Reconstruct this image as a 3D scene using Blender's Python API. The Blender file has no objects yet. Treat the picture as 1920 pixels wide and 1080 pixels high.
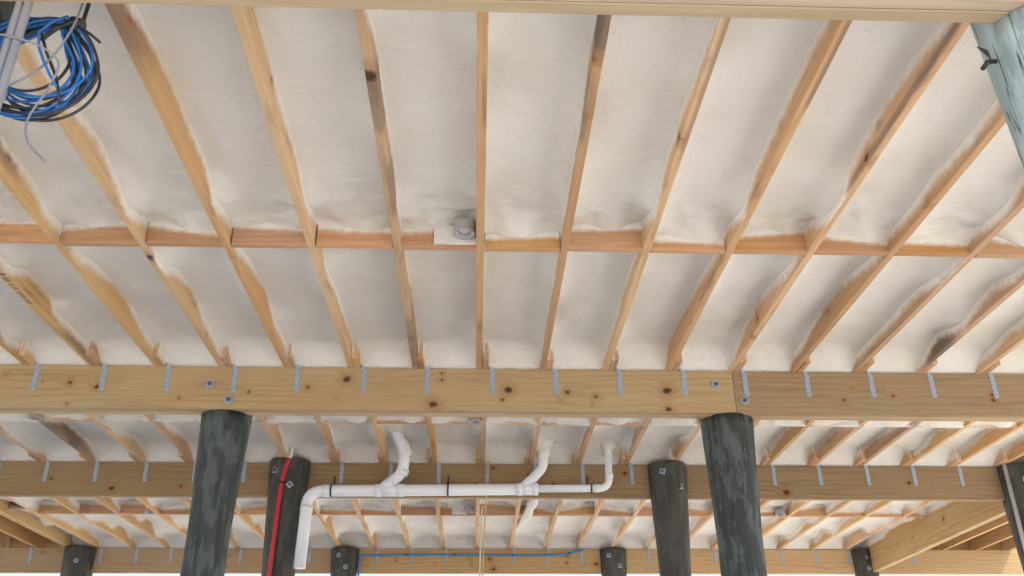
import bpy, math, random
import numpy as np
from mathutils import Vector, noise as mnoise

random.seed(11)
rng = np.random.RandomState(5)
scene = bpy.context.scene
R_ = math.radians

# ------------------------------------------------------------------ camera
Z0 = 3.80                      # underside of the floor joists above the ground
S = 0.4064                     # joist spacing, 16 inches
cam_d = bpy.data.cameras.new('camera')
cam = bpy.data.objects.new('camera', cam_d)
scene.collection.objects.link(cam)
cam_d.sensor_width = 36.0
cam_d.lens = 1715.0 * 36.0 / 1920.0
cam_d.clip_start = 0.02
cam_d.clip_end = 3000.0
PITCH, YAW, ROLL = 0.4705, 0.0387, -0.0052
cam.location = (0.0203, 0.0, Z0 - 2.1876)
fwd = Vector((math.sin(YAW) * math.cos(PITCH), math.cos(YAW) * math.cos(PITCH), math.sin(PITCH)))
rt = Vector((math.cos(YAW), -math.sin(YAW), 0.0))
up = rt.cross(fwd)
rt2 = rt * math.cos(ROLL) + up * math.sin(ROLL)
up2 = -rt * math.sin(ROLL) + up * math.cos(ROLL)
from mathutils import Matrix
cam.rotation_euler = Matrix((rt2, up2, -fwd)).transposed().to_euler()
scene.camera = cam

# ------------------------------------------------------------------ sky, sun, exposure
SUN_EL, SUN_AZ = R_(54), R_(102)          # azimuth clockwise from +Y: from behind the camera, to the right
world = bpy.data.worlds.new('World')
scene.world = world
world.use_nodes = True
wn = world.node_tree
sky = wn.nodes.new('ShaderNodeTexSky')
sky.sky_type = 'NISHITA'
sky.sun_disc = False
sky.sun_elevation = SUN_EL
sky.sun_rotation = SUN_AZ
sky.air_density = 1.0
sky.dust_density = 2.0
bg = wn.nodes['Background']
bg.inputs['Strength'].default_value = 0.15
wn.links.new(sky.outputs[0], bg.inputs['Color'])
sun_d = bpy.data.lights.new('sun', 'SUN')
sun_d.energy = 4.5
sun_d.angle = R_(0.5)
sun_d.color = (1.0, 0.96, 0.91)
sun = bpy.data.objects.new('sun', sun_d)
scene.collection.objects.link(sun)
sdir = Vector((math.sin(SUN_AZ) * math.cos(SUN_EL), math.cos(SUN_AZ) * math.cos(SUN_EL), math.sin(SUN_EL)))
sun.rotation_euler = sdir.to_track_quat('Z', 'Y').to_euler()
sun.location = sdir * 60
vs = scene.view_settings
vs.view_transform = 'Standard'
vs.look = 'None'
vs.gamma = 1.0
vs.use_curve_mapping = False
vs.exposure = 1.05
scene.cycles.use_denoising = True
scene.cycles.max_bounces = 6
scene.cycles.diffuse_bounces = 4
scene.cycles.glossy_bounces = 2
scene.cycles.use_adaptive_sampling = True
scene.cycles.adaptive_threshold = 0.03

# ------------------------------------------------------------------ material helpers
class NT:
    def __init__(s, name):
        s.m = bpy.data.materials.new(name)
        s.m.use_nodes = True
        s.t = s.m.node_tree
        s.b = s.t.nodes['Principled BSDF']
    def n(s, typ, **kw):
        nd = s.t.nodes.new(typ)
        for k, v in kw.items():
            setattr(nd, k, v)
        return nd
    def put(s, sock, v):
        if hasattr(v, 'is_output'):
            s.t.links.new(v, sock)
        else:
            sock.default_value = v
    def math(s, op, a, b=0.0, c=0.0, clamp=False):
        nd = s.n('ShaderNodeMath', operation=op, use_clamp=clamp)
        for i, v in enumerate((a, b, c)):
            s.put(nd.inputs[i], v)
        return nd.outputs[0]
    def vmath(s, op, a, b):
        nd = s.n('ShaderNodeVectorMath', operation=op)
        s.put(nd.inputs[0], a); s.put(nd.inputs[1], b)
        return nd.outputs[0]
    def noise(s, vec, scale, detail=2.0, rough=0.5):
        nd = s.n('ShaderNodeTexNoise')
        s.put(nd.inputs['Vector'], vec)
        nd.inputs['Scale'].default_value = scale
        nd.inputs['Detail'].default_value = detail
        nd.inputs['Roughness'].default_value = rough
        return nd.outputs['Fac']
    def ss(s, v, a, b, lo=0.0, hi=1.0):
        nd = s.n('ShaderNodeMapRange', interpolation_type='SMOOTHSTEP')
        s.put(nd.inputs['Value'], v)
        nd.inputs['From Min'].default_value = a; nd.inputs['From Max'].default_value = b
        nd.inputs['To Min'].default_value = lo; nd.inputs['To Max'].default_value = hi
        return nd.outputs[0]
    def mix(s, f, a, b, blend='MIX'):
        nd = s.n('ShaderNodeMix', data_type='RGBA', blend_type=blend)
        s.put(nd.inputs[0], f)
        s.put(nd.inputs[6], a if hasattr(a, 'is_output') else (*a, 1.0))
        s.put(nd.inputs[7], b if hasattr(b, 'is_output') else (*b, 1.0))
        return nd.outputs[2]
    def obj(s):
        return s.n('ShaderNodeTexCoord').outputs['Object']
    def rnd(s):
        return s.n('ShaderNodeObjectInfo').outputs['Random']
    def attr(s, name):
        return s.n('ShaderNodeAttribute', attribute_name=name).outputs['Fac']
    def bump(s, h, strength, dist=0.002, prev=None):
        nd = s.n('ShaderNodeBump')
        nd.inputs['Strength'].default_value = strength
        nd.inputs['Distance'].default_value = dist
        s.put(nd.inputs['Height'], h)
        if prev is not None:
            s.put(nd.inputs['Normal'], prev)
        return nd.outputs[0]
    def done(s, col=None, rough=0.7, spec=0.3, normal=None, metal=0.0):
        if col is not None:
            s.put(s.b.inputs['Base Color'], col if hasattr(col, 'is_output') else (*col, 1.0))
        s.put(s.b.inputs['Roughness'], rough)
        s.b.inputs['Specular IOR Level'].default_value = spec
        s.b.inputs['Metallic'].default_value = metal
        if normal is not None:
            s.put(s.b.inputs['Normal'], normal)
        return s.m

FOAM_A, FOAM_B = (0.80, 0.77, 0.72), (0.775, 0.73, 0.655)

def wood(name, axis, light, dark, red, green, stain, spray, blotch=0.55):
    t = NT(name)
    p = t.obj()
    r = t.rnd()
    off = t.n('ShaderNodeCombineXYZ')
    for i, k in enumerate((17.0, 9.0, 5.0)):
        t.put(off.inputs[i], t.math('MULTIPLY', r, k))
    p = t.vmath('ADD', p, off.outputs[0])
    al = [1.0, 1.0, 1.0]
    def sc(a, c):
        v = [c, c, c]; v[axis] = a
        return t.vmath('MULTIPLY', p, tuple(v))
    K = t.attr('knot')
    near = t.ss(K, 0.9, 4.0, 1.0, 0.0)
    warp = t.noise(sc(0.9, 7.0), 1.0, 3.0)
    sp = t.n('ShaderNodeSeparateXYZ'); t.put(sp.inputs[0], p)
    a, b, c = [sp.outputs[i] for i in range(3) if i != axis] + [sp.outputs[axis]]
    ringc = t.math('ADD', t.math('MULTIPLY', a, 95.0), t.math('MULTIPLY', b, 150.0))
    ringc = t.math('ADD', ringc, t.math('MULTIPLY', warp, 26.0))
    ringc = t.math('ADD', ringc, t.math('MULTIPLY', near, 7.0))
    ring = t.math('MULTIPLY_ADD', t.math('SINE', ringc), 0.5, 0.5)
    ring = t.math('POWER', ring, 2.2)
    streak = t.noise(sc(5.0, 220.0), 1.0, 1.0, 0.6)
    fiber = t.noise(sc(2.0, 55.0), 1.0, 3.0, 0.6)
    ringamt = t.math('MULTIPLY', ring, t.ss(t.noise(sc(0.8, 5.0), 1.0, 2.0), 0.35, 0.65, 0.15, 0.8))
    col = t.mix(ringamt, light, dark)
    col = t.mix(t.ss(fiber, 0.3, 0.75, 0.0, 0.45), col, dark)
    col = t.mix(t.ss(t.noise(sc(1.1, 4.0), 1.0, 1.0), 0.42, 0.72, 0.0, blotch), col, red)
    col = t.mix(t.ss(t.noise(sc(0.7, 3.0), 1.7, 1.0), 0.48, 0.75, 0.0, blotch), col, green)
    col = t.mix(t.math('MULTIPLY_ADD', streak, 0.35, -0.05, clamp=True), col, dark)
    # grey mildew and handling marks
    if stain > 0:
        m = t.ss(t.noise(sc(1.6, 9.0), 1.3, 3.0, 0.65), 0.56, 0.74, 0.0, stain)
        col = t.mix(m, col, (0.10, 0.075, 0.06))
    col = t.mix(t.math('MULTIPLY', t.attr('grime'), t.ss(t.noise(sc(3.0, 25.0), 1.0, 3.0), 0.2, 0.6, 0.35, 0.9)), col, (0.15, 0.12, 0.105))
    # knots
    nk = t.math('ADD', K, t.math('MULTIPLY_ADD', t.noise(p, 60.0, 1.0), 0.7, -0.35))
    col = t.mix(t.ss(nk, 1.0, 3.2, 0.45, 0.0), col, (0.30, 0.13, 0.045))
    col = t.mix(t.ss(nk, 0.55, 1.15, 0.92, 0.0), col, (0.055, 0.021, 0.009))
    # board to board difference
    hs = t.n('ShaderNodeHueSaturation')
    t.put(hs.inputs['Color'], col)
    t.put(hs.inputs['Value'], t.math('MULTIPLY_ADD', r, 0.30, 0.86))
    t.put(hs.inputs['Saturation'], t.math('MULTIPLY_ADD', t.math('FRACT', t.math('MULTIPLY', r, 7.31)), 0.25, 0.85))
    t.put(hs.inputs['Hue'], t.math('MULTIPLY_ADD', t.math('FRACT', t.math('MULTIPLY', r, 3.77)), 0.016, 0.490))
    col = hs.outputs[0]
    nrm = None
    if spray:
        sa = t.attr('spray')
        pp = t.obj()
        sn = t.math('MULTIPLY_ADD', t.noise(pp, 20.0, 2.0, 0.6), 0.7, -0.35)
        sn2 = t.math('MULTIPLY_ADD', t.noise(pp, 260.0, 0.0, 0.6), 0.16, -0.08)
        f = t.math('ADD', sa, t.math('MULTIPLY', t.math('ADD', sn, sn2), t.ss(sa, 0.02, 0.35)))
        f = t.ss(f, 0.08, 0.92)
        fc = t.mix(t.ss(t.noise(pp, 14.0, 3.0), 0.35, 0.7), FOAM_A, FOAM_B)
        col = t.mix(f, col, fc)
    return t.done(col, 0.72, 0.25, nrm)

J_L, J_D, J_R, J_G = (0.63, 0.41, 0.215), (0.46, 0.265, 0.115), (0.56, 0.315, 0.14), (0.58, 0.40, 0.21)
M_joist = wood('pine_joist_wood', 1, J_L, J_D, J_R, J_G, 0.45, True)
M_block = wood('pine_blocking_wood', 0, (0.58, 0.335, 0.165), (0.42, 0.215, 0.09), (0.52, 0.26, 0.115), (0.54, 0.34, 0.18), 0.3, True)
B_L, B_D, B_R, B_G = (0.51, 0.365, 0.185), (0.35, 0.225, 0.095), (0.46, 0.275, 0.12), (0.45, 0.345, 0.175)
M_beam = wood('treated_beam_wood', 0, B_L, B_D, B_R, B_G, 0.2, False)
M_beam2 = wood('browner_beam_wood', 0, (0.315, 0.225, 0.127), (0.205, 0.137, 0.07), (0.275, 0.18, 0.092), (0.265, 0.215, 0.118), 0.3, False)
M_beam0 = wood('pale_beam_wood', 0, (0.49, 0.385, 0.265), (0.36, 0.26, 0.165), (0.46, 0.335, 0.22), (0.45, 0.37, 0.245), 0.2, False, 0.4)
M_beamy = wood('treated_girder_wood', 1, B_L, B_D, B_R, B_G, 0.35, False)
M_ply = wood('subfloor_plywood', 0, (0.5, 0.36, 0.2), (0.38, 0.25, 0.12), (0.45, 0.28, 0.13), (0.48, 0.36, 0.2), 0.2, False)

def foam_mat():
    t = NT('spray_foam_cream')
    p = t.obj()
    g = t.n('ShaderNodeNewGeometry').outputs['Position']
    a = t.noise(g, 2.2, 2.0, 0.55)
    b = t.noise(g, 11.0, 3.0, 0.6)
    col = t.mix(t.ss(a, 0.38, 0.68), FOAM_A, FOAM_B)
    col = t.mix(t.ss(b, 0.55, 0.8, 0.0, 0.30), col, (0.70, 0.63, 0.50))
    m = t.noise(t.vmath('MULTIPLY', g, (1.0, 1.7, 1.0)), 22.0, 5.0, 0.68)
    n2 = t.bump(m, 0.9, 0.012)
    return t.done(col, 0.85, 0.2, n2)
M_foam = foam_mat()

def post_mat(name, d, m, l, amt):
    t = NT(name)
    r = t.rnd()
    off = t.n('ShaderNodeCombineXYZ')
    for i, k in enumerate((7.0, 3.0, 11.0)):
        t.put(off.inputs[i], t.math('MULTIPLY', r, k))
    p = t.vmath('ADD', t.obj(), off.outputs[0])
    sc = lambda a, z: t.vmath('MULTIPLY', p, (a, a, z))
    s1 = t.noise(sc(24.0, 1.8), 1.0, 6.0, 0.66)
    s2 = t.noise(sc(13.0, 4.5), 1.0, 4.0, 0.6)
    fine = t.noise(sc(150.0, 5.0), 1.0, 4.0, 0.65)
    col = t.mix(t.ss(s1, 0.36, 0.66), d, m)
    patch = t.ss(t.math('ADD', s2, t.math('MULTIPLY', s1, 0.25)), 0.60, 0.70, 0.0, amt)
    col = t.mix(patch, col, l)
    col = t.mix(t.ss(t.noise(sc(6.0, 1.5), 1.7, 4.0), 0.58, 0.74, 0.0, 0.6), col, d)
    col = t.mix(t.math('MULTIPLY_ADD', fine, 0.9, -0.2, clamp=True), col, d)
    crack = t.math('ABSOLUTE', t.math('SUBTRACT', t.noise(sc(15.0, 0.35), 1.0, 3.0, 0.55), 0.5))
    crack = t.ss(crack, 0.004, 0.014, 1.0, 0.0)
    crack = t.math('MULTIPLY', crack, t.ss(t.noise(sc(3.0, 1.2), 1.0, 1.0), 0.42, 0.55))
    col = t.mix(t.math('MULTIPLY', crack, 0.85), col, (0.012, 0.011, 0.009))
    chip = t.ss(t.noise(sc(34.0, 14.0), 1.0, 2.0), 0.775, 0.80, 0.0, 0.9)
    col = t.mix(chip, col, (0.48, 0.48, 0.44))
    h = t.math('ADD', t.math('MULTIPLY', s1, 1.0), t.math('ADD', t.math('MULTIPLY', patch, 0.5), t.math('MULTIPLY', fine, 0.7)))
    n = t.bump(h, 0.8, 0.006)
    return t.done(col, t.ss(s1, 0.3, 0.7, 0.5, 0.75), 0.4, n)
M_post = post_mat('weathered_piling_wood', (0.024, 0.030, 0.029), (0.058, 0.072, 0.071), (0.12, 0.146, 0.146), 0.75)
M_post_skylit = post_mat('skylit_piling_wood', (0.28, 0.36, 0.375), (0.42, 0.54, 0.565), (0.54, 0.67, 0.70), 0.6)  # brighter copy of the piling wood, sky light painted into the colour
M_post2 = post_mat('dark_piling_wood', (0.036, 0.035, 0.030), (0.074, 0.073, 0.064), (0.115, 0.118, 0.107), 0.45)

def plain(name, col, rough, metal=0.0, var=0.25, scale=30.0, spec=0.4, dirt=(0.2, 0.2, 0.2), stretch=(1, 1, 1)):
    t = NT(name)
    g = t.vmath('MULTIPLY', t.obj(), stretch)
    a = t.noise(g, scale, 4.0, 0.6)
    c = t.mix(t.ss(a, 0.35, 0.75, 0.0, var), col, dirt)
    n = t.bump(a, 0.12, 0.001)
    return t.done(c, t.ss(a, 0.3, 0.7, rough - 0.06, rough + 0.08), spec, n, metal)
M_pvc = plain('white_pvc', (0.80, 0.82, 0.87), 0.32, 0.0, 0.14, 9.0, 0.5, (0.55, 0.55, 0.52))
M_galv = plain('galvanised_steel', (0.36, 0.44, 0.53), 0.5, 0.3, 0.55, 60.0, 0.4, (0.24, 0.30, 0.37))
M_nail = plain('nail_steel', (0.16, 0.17, 0.19), 0.5, 0.6)
M_emt = plain('conduit_steel', (0.60, 0.62, 0.68), 0.36, 0.35, 0.35, 40.0, 0.5, (0.40, 0.38, 0.43), (1, 1, 0.15))
M_black = plain('black_plastic', (0.018, 0.018, 0.02), 0.5)
M_red = plain('red_pex', (0.58, 0.020, 0.028), 0.38, 0.0, 0.2, 20.0, 0.5, (0.35, 0.02, 0.03))
M_blue = plain('blue_plastic', (0.035, 0.22, 0.58), 0.38, 0.0, 0.2, 20.0, 0.5, (0.02, 0.12, 0.36))
M_bluec = plain('blue_cable_jacket', (0.025, 0.15, 0.44), 0.42, 0.0, 0.3, 20.0, 0.4, (0.015, 0.08, 0.26))
M_bcable = plain('black_cable', (0.016, 0.018, 0.023), 0.42)
M_gwire = plain('grey_wire', (0.22, 0.23, 0.26), 0.45)
M_yel = plain('yellow_twine', (0.62, 0.47, 0.14), 0.8)
M_wstr = plain('white_cord', (0.72, 0.70, 0.66), 0.8)
M_box = plain('grey_box_plastic', (0.40, 0.38, 0.38), 0.5)
M_boxin = plain('pale_box_inner', (0.68, 0.66, 0.68), 0.4)
M_plate = plain('pale_plate', (0.76, 0.72, 0.66), 0.6, 0.0, 0.3, 12.0)
M_stamp = plain('green_stamp_ink', (0.035, 0.10, 0.10), 0.8)

def sand_mat():
    t = NT('sandy_ground')
    g = t.obj()
    a = t.noise(g, 0.35, 6.0, 0.6)
    b = t.noise(g, 9.0, 6.0, 0.6)
    c = t.mix(t.ss(a, 0.35, 0.7), (0.70, 0.67, 0.61), (0.62, 0.585, 0.52))
    c = t.mix(t.ss(b, 0.45, 0.8, 0.0, 0.5), c, (0.50, 0.46, 0.40))
    return t.done(c, 0.95, 0.1, t.bump(b, 0.6, 0.03))
M_sand = sand_mat()

# ------------------------------------------------------------------ object helpers
COL = scene.collection
def link_mesh(name, verts, faces, mats, parent=None, origin=None, smooth=False, fmat=None, attrs=None):
    """verts in world metres with z relative to the joist undersides"""
    o_ = Vector(origin) if origin is not None else (Vector(parent['o']) if parent else Vector((0, 0, 0)))
    V = np.asarray(verts, float) - np.array(o_)
    me = bpy.data.meshes.new(name)
    me.from_pydata(V.tolist(), [], faces)
    for m in (mats if isinstance(mats, (list, tuple)) else [mats]):
        me.materials.append(m)
    if smooth is True:
        me.polygons.foreach_set('use_smooth', [True] * len(me.polygons))
    elif smooth:
        me.polygons.foreach_set('use_smooth', smooth)
    if fmat is not None:
        me.polygons.foreach_set('material_index', fmat)
    for k, v in (attrs or {}).items():
        at = me.attributes.new(k, 'FLOAT', 'POINT')
        at.data.foreach_set('value', np.asarray(v, np.float32))
    me.update()
    o = bpy.data.objects.new(name, me)
    COL.objects.link(o)
    if parent is not None:
        o.parent = parent
        po = Vector(parent['o'])
        o.location = o_ - po
        o['o'] = tuple(o_)
    else:
        o.location = o_ + Vector((0, 0, Z0))
        o['o'] = tuple(o_)
    return o
def thing(name, label, cat, origin, group=None, kind=None):
    o = bpy.data.objects.new(name, None)
    COL.objects.link(o)
    o.empty_display_size = 0.1
    o.location = Vector(origin) + Vector((0, 0, Z0))
    o['o'] = tuple(origin)
    return tag(o, label, cat, group, kind)
def tag(o, label=None, cat=None, group=None, kind=None):
    for k, v in (('label', label), ('category', cat), ('group', group), ('kind', kind)):
        if v:
            o[k] = v
    return o

class MB:
    def __init__(s):
        s.v, s.f, s.m, s.s = [], [], [], []
    def add(s, v, f, mi=0, sm=False):
        b = len(s.v)
        s.v += [tuple(q) for q in v]
        s.f += [tuple(i + b for i in q) for q in f]
        s.m += [mi] * len(f); s.s += [sm] * len(f)
    def box(s, c, d, mi=0, rot=None):
        v = []
        for x in (-.5, .5):
            for y in (-.5, .5):
                for z in (-.5, .5):
                    w = Vector((x * d[0], y * d[1], z * d[2]))
                    if rot is not None: w = rot @ w
                    v.append(Vector(c) + w)
        s.add(v, [(0, 1, 3, 2), (4, 6, 7, 5), (0, 4, 5, 1), (2, 3, 7, 6), (0, 2, 6, 4), (1, 5, 7, 3)], mi)
    def tube(s, pts, r, n=10, mi=0, cap=True):
        pts = [Vector(p) for p in pts]
        rr = r if isinstance(r, (list, tuple)) else [r] * len(pts)
        T = []
        for i in range(len(pts)):
            a = pts[max(i - 1, 0)]; b = pts[min(i + 1, len(pts) - 1)]
            T.append((b - a).normalized())
        N = T[0].orthogonal().normalized()
        v = []
        for i, p in enumerate(pts):
            N = (N - T[i] * N.dot(T[i])).normalized()
            B = T[i].cross(N)
            for k in range(n):
                a = 2 * math.pi * k / n
                v.append(p + (N * math.cos(a) + B * math.sin(a)) * rr[i])
        f = [(i * n + k, i * n + (k + 1) % n, (i + 1) * n + (k + 1) % n, (i + 1) * n + k)
             for i in range(len(pts) - 1) for k in range(n)]
        s.add(v, f, mi, True)
        if cap:
            b = len(s.v) - len(v)
            s.f.append(tuple(b + k for k in reversed(range(n)))); s.m.append(mi); s.s.append(False)
            e = b + (len(pts) - 1) * n
            s.f.append(tuple(e + k for k in range(n))); s.m.append(mi); s.s.append(False)
    def build(s, name, mats, parent=None, origin=None):
        return link_mesh(name, s.v, s.f, mats, parent, origin, s.s, s.m)

def catmull(pts, n=8):
    P = [Vector(p) for p in pts]
    P = [P[0] * 2 - P[1]] + P + [P[-1] * 2 - P[-2]]
    out = []
    for i in range(1, len(P) - 2):
        for k in range(n):
            t = k / n
            a, b, c, d = P[i - 1:i + 3]
            out.append(0.5 * ((2 * b) + (c - a) * t + (2 * a - 5 * b + 4 * c - d) * t * t + (3 * b - a - 3 * c + d) * t ** 3))
    out.append(P[-2])
    return out
def fillet(pts, r, n=7):
    """polyline with rounded corners"""
    P = [Vector(p) for p in pts]
    out = [P[0]]
    for i in range(1, len(P) - 1):
        a, b, c = P[i - 1], P[i], P[i + 1]
        d1, d2 = (a - b), (c - b)
        l = min(r, d1.length * 0.49, d2.length * 0.49)
        p, q = b + d1.normalized() * l, b + d2.normalized() * l
        for k in range(n + 1):
            t = k / n
            out.append(p * (1 - t) ** 2 + b * 2 * t * (1 - t) + q * t * t)
    out.append(P[-1])
    return out

def sstep(x, a, b):
    t = np.clip((np.asarray(x, float) - a) / (b - a), 0, 1)
    return t * t * (3 - 2 * t)

def board(name, mat, axis, a0, a1, u0, u1, z0, z1, parent=None, origin=None, step=0.05, nside=9, nbot=3,
          knots=None, spray=None, bow=0.0, bev=0.003, grime=None):
    """one sawn board, long axis 0 (x) or 1 (y); u is the other horizontal axis.
    knots: list of (along, u, z, radius); spray(along, u, z) -> foam overspray 0..1"""
    w = u1 - u0
    ring = []
    for k in range(nbot + 1):
        ring.append((u0 + bev + (w - 2 * bev) * k / nbot, z0))
    for k in range(nside + 1):
        ring.append((u1, z0 + bev + (z1 - z0 - bev) * k / nside))
    for k in range(nside + 1):
        ring.append((u0, z1 - (z1 - z0 - bev) * k / nside))
    ring = np.array(ring)
    nr = len(ring)
    n = max(2, int(round((a1 - a0) / step)))
    A = np.linspace(a0, a1, n + 1)
    t = (A - a0) / (a1 - a0)
    ph = random.uniform(0, 6)
    off = bow * (np.sin(t * math.pi) + 0.35 * np.sin(t * 7 + ph))
    AA = np.repeat(A, nr)
    UU = np.tile(ring[:, 0], n + 1) + np.repeat(off, nr)
    ZZ = np.tile(ring[:, 1], n + 1)
    # a little wane: edges are never dead straight
    ww = np.repeat([0.0012 * mnoise.noise(Vector((q * 3.1, ph, u0 * 7))) for q in A], nr)
    ZZ = ZZ + ww * (ZZ < z0 + 0.02)
    V = np.stack([AA, UU, ZZ] if axis == 0 else [UU, AA, ZZ], 1)
    F = []
    for i in range(n):
        b = i * nr
        for k in range(nr):
            k2 = (k + 1) % nr
            F.append((b + k, b + k2, b + nr + k2, b + nr + k))
    if axis == 0:
        F = [q[::-1] for q in F]
        F.append(tuple(range(nr))[::-1][::-1]); F.append(tuple(n * nr + k for k in reversed(range(nr))))
    else:
        F.append(tuple(reversed(range(nr)))); F.append(tuple(n * nr + k for k in range(nr)))
    K = np.full(len(V), 9.0)
    for (ka, ku, kz, kr) in (knots or []):
        d = np.sqrt(((AA - ka) / (kr * 1.25)) ** 2 + ((UU - ku) / (kr * 2.0)) ** 2 + ((ZZ - kz) / kr) ** 2)
        K = np.minimum(K, d)
    at = {'knot': K, 'grime': grime(AA, UU, ZZ) if grime else np.zeros(len(V))}
    at['spray'] = spray(AA, UU, ZZ) if spray else np.zeros(len(V))
    return link_mesh(name, V, F, mat, parent, origin, False, None, at)

def rknots(a0, a1, u0, u1, z0, z1, per_m, rmin=0.006, rmax=0.02):
    return [(random.uniform(a0, a1), random.choice((u0, u1)), random.uniform(z0, z1), random.uniform(rmin, rmax) if random.random() < .6 else rmin)
            for _ in range(int((a1 - a0) * per_m + random.random()))]

# ------------------------------------------------------------------ the setting
def ground():
    n, L = 40, 600.0
    xs = np.sign(np.linspace(-1, 1, n + 1)) * np.abs(np.linspace(-1, 1, n + 1)) ** 2.2 * L
    V = [(x, y, 0.04 * mnoise.noise(Vector((x * .3, y * .3, 0))) if max(abs(x), abs(y)) < 40 else 0.0) for y in xs for x in xs]
    V = [(x, y, z - Z0) for x, y, z in V]
    F = [(j * (n + 1) + i, j * (n + 1) + i + 1, (j + 1) * (n + 1) + i + 1, (j + 1) * (n + 1) + i) for j in range(n) for i in range(n)]
    o = link_mesh('ground', V, F, M_sand, None, (0, 0, -Z0), True)
    tag(o, kind='structure')
ground()

Y0, Y1, Y2, Y3 = 1.994, 5.4426, 7.5957, 11.2152       # far edge of the near beam, then beam faces towards the camera
BD = 0.2824                                             # beam depth
JH = 0.286                                              # joist depth
B1Y, B2Y, B3Y = (3.868, 3.906), (6.517, 6.555), (9.465, 9.503)   # blocking rows
JW = 0.038

sub = thing('subfloor', None, None, (0, 4, JH + 0.01), kind='structure')
sx = np.arange(-6.1, 6.9, 1.22)
for i, x in enumerate(sx):
    for y0, y1 in ((0.45, 2.24), (2.24, 4.68), (4.68, 7.12), (7.12, 9.56), (9.56, 11.6)):
        m = MB(); m.box((x, (y0 + y1) / 2, JH + 0.012), (1.216, y1 - y0 - 0.004, 0.018))
        o = m.build('plywood_sheet', M_ply, sub)

# measured lower edge of the foam on the joist sides, (y, height above joist underside)
PROF = {
 -7: [[], [(5.02, .055), (5.13, .014), (5.33, .062)]],
 -6: [[], [(4.26, .035), (4.44, .124), (4.6, .127), (4.72, .122), (4.78, .051), (4.99, .057), (5.23, .061)]],
 -5: [[(3.2, .112), (3.3, .109), (3.42, .103), (3.54, .088), (3.59, .082), (3.68, .041), (3.78, .051)], [(3.97, .046), (4.07, .03), (4.22, .062), (4.49, .125), (4.74, .138), (4.85, .103), (5.02, .077), (5.2, .053)]],
 -4: [[(2.93, .06), (3.06, .092), (3.19, .106), (3.31, .087), (3.43, .061), (3.54, .035), (3.62, .005), (3.87, .107)], [(4.0, .03), (4.05, -.013), (4.16, .005), (4.36, .091), (4.61, .134), (4.75, .114), (4.84, .067), (5.13, .046), (5.27, .025)]],
 -3: [[(2.37, .07), (2.49, .111), (2.61, .123), (2.75, .13), (2.91, .132), (3.02, .122), (3.16, .106), (3.3, .108), (3.43, .085), (3.53, .019), (3.82, .091)], [(4.05, .04), (4.1, .069), (4.37, .114), (4.63, .151), (4.76, .105), (4.92, .06), (5.16, .067), (5.48, .048)]],
 -2: [[(2.44, .132), (2.55, .134), (2.65, .124), (2.78, .113), (2.88, .09), (3.03, .103), (3.19, .11), (3.33, .097), (3.45, .07), (3.52, .044), (3.68, .057), (3.91, .151)], [(4.07, .115), (4.16, .038), (4.28, .052), (4.53, .083), (4.71, .085), (5.07, .113), (5.39, .123)]],
 -1: [[(2.3, .006), (2.53, .105), (2.66, .117), (2.79, .094), (2.97, .101), (3.15, .107), (3.33, .127), (3.5, .1), (3.56, .06), (3.78, .074)], [(4.03, .095), (4.28, .086), (4.65, .145), (4.96, .14), (5.26, .12)]],
 1: [[(2.38, .079), (2.53, .094), (2.66, .08), (2.8, .058), (2.93, .038), (3.15, .05), (3.39, .051), (3.52, .044), (3.77, .061)], [(4.04, .042), (4.28, .036), (4.59, .059), (4.89, .048), (5.18, .035)]],
 2: [[(2.32, .019), (2.44, .033), (2.59, .041), (2.73, .046), (2.89, .069), (2.97, .058), (3.23, .065), (3.37, .032), (3.56, -.001), (3.87, .135)], [(4.06, .071), (4.23, .08), (4.54, .09), (4.77, .064), (5.0, .054)]],
 3: [[(2.39, .089), (2.51, .098), (2.63, .101), (2.76, .097), (2.86, .09), (3.03, .091), (3.19, .082), (3.34, .072), (3.44, .043), (3.55, -.001), (3.83, .109)], [(4.04, .066), (4.19, .083), (4.47, .112), (4.81, .133), (5.06, .154), (5.37, .124)]],
 4: [[(2.37, .057), (2.47, .075), (2.61, .093), (2.77, .102), (2.9, .112), (2.97, .092), (3.14, .086), (3.3, .056), (3.35, -.007), (3.47, -.016), (3.62, .005), (3.8, .11)], [(4.03, .055), (4.09, .028), (4.32, .073), (4.68, .133), (4.91, .118), (5.14, .065), (5.34, .027)]],
 5: [[(2.8, .058), (2.93, .052), (3.06, .052), (3.2, .061), (3.38, .08), (3.42, .061), (3.66, .06), (3.83, .084)], [(4.01, .043), (4.25, .09), (4.53, .135), (4.74, .133), (4.93, .108), (5.16, .064)]],
 6: [[(3.37, .077), (3.41, .047), (3.51, .026), (3.64, .03), (3.83, .086)], [(4.13, .009), (4.4, .061), (4.63, .075), (4.81, .058), (5.05, .06)]],
 7: [[], [(4.17, .035), (4.39, .084), (4.6, .064), (4.79, .018), (5.08, .099), (5.32, .02)]],
 8: [[], [(4.84, .08), (5.02, .09), (5.21, .055)]],
}
def smooth_prof(pts):
    ys = np.linspace(pts[0][0] - 0.3, pts[-1][0] + 0.3, 160)
    zs = np.interp(ys, [p[0] for p in pts], [p[1] for p in pts])
    k = np.hanning(13); k /= k.sum()
    zs = np.convolve(np.pad(zs, 6, mode='edge'), k, 'valid')
    return lambda y: np.interp(y, ys, zs)
def random_prof(ya, yb, lo=0.015, hi=0.13, base=None):
    n = max(4, int((yb - ya) / 0.24))
    ys = np.linspace(ya, yb, n)
    b = base if base is not None else rng.uniform(0.045, 0.085)
    zs = np.clip(b + rng.uniform(-0.055, 0.06, n), lo, hi)
    if rng.rand() < 0.6:
        zs[rng.randint(1, n - 1)] = hi
    return smooth_prof(list(zip(ys, zs)))

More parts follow.
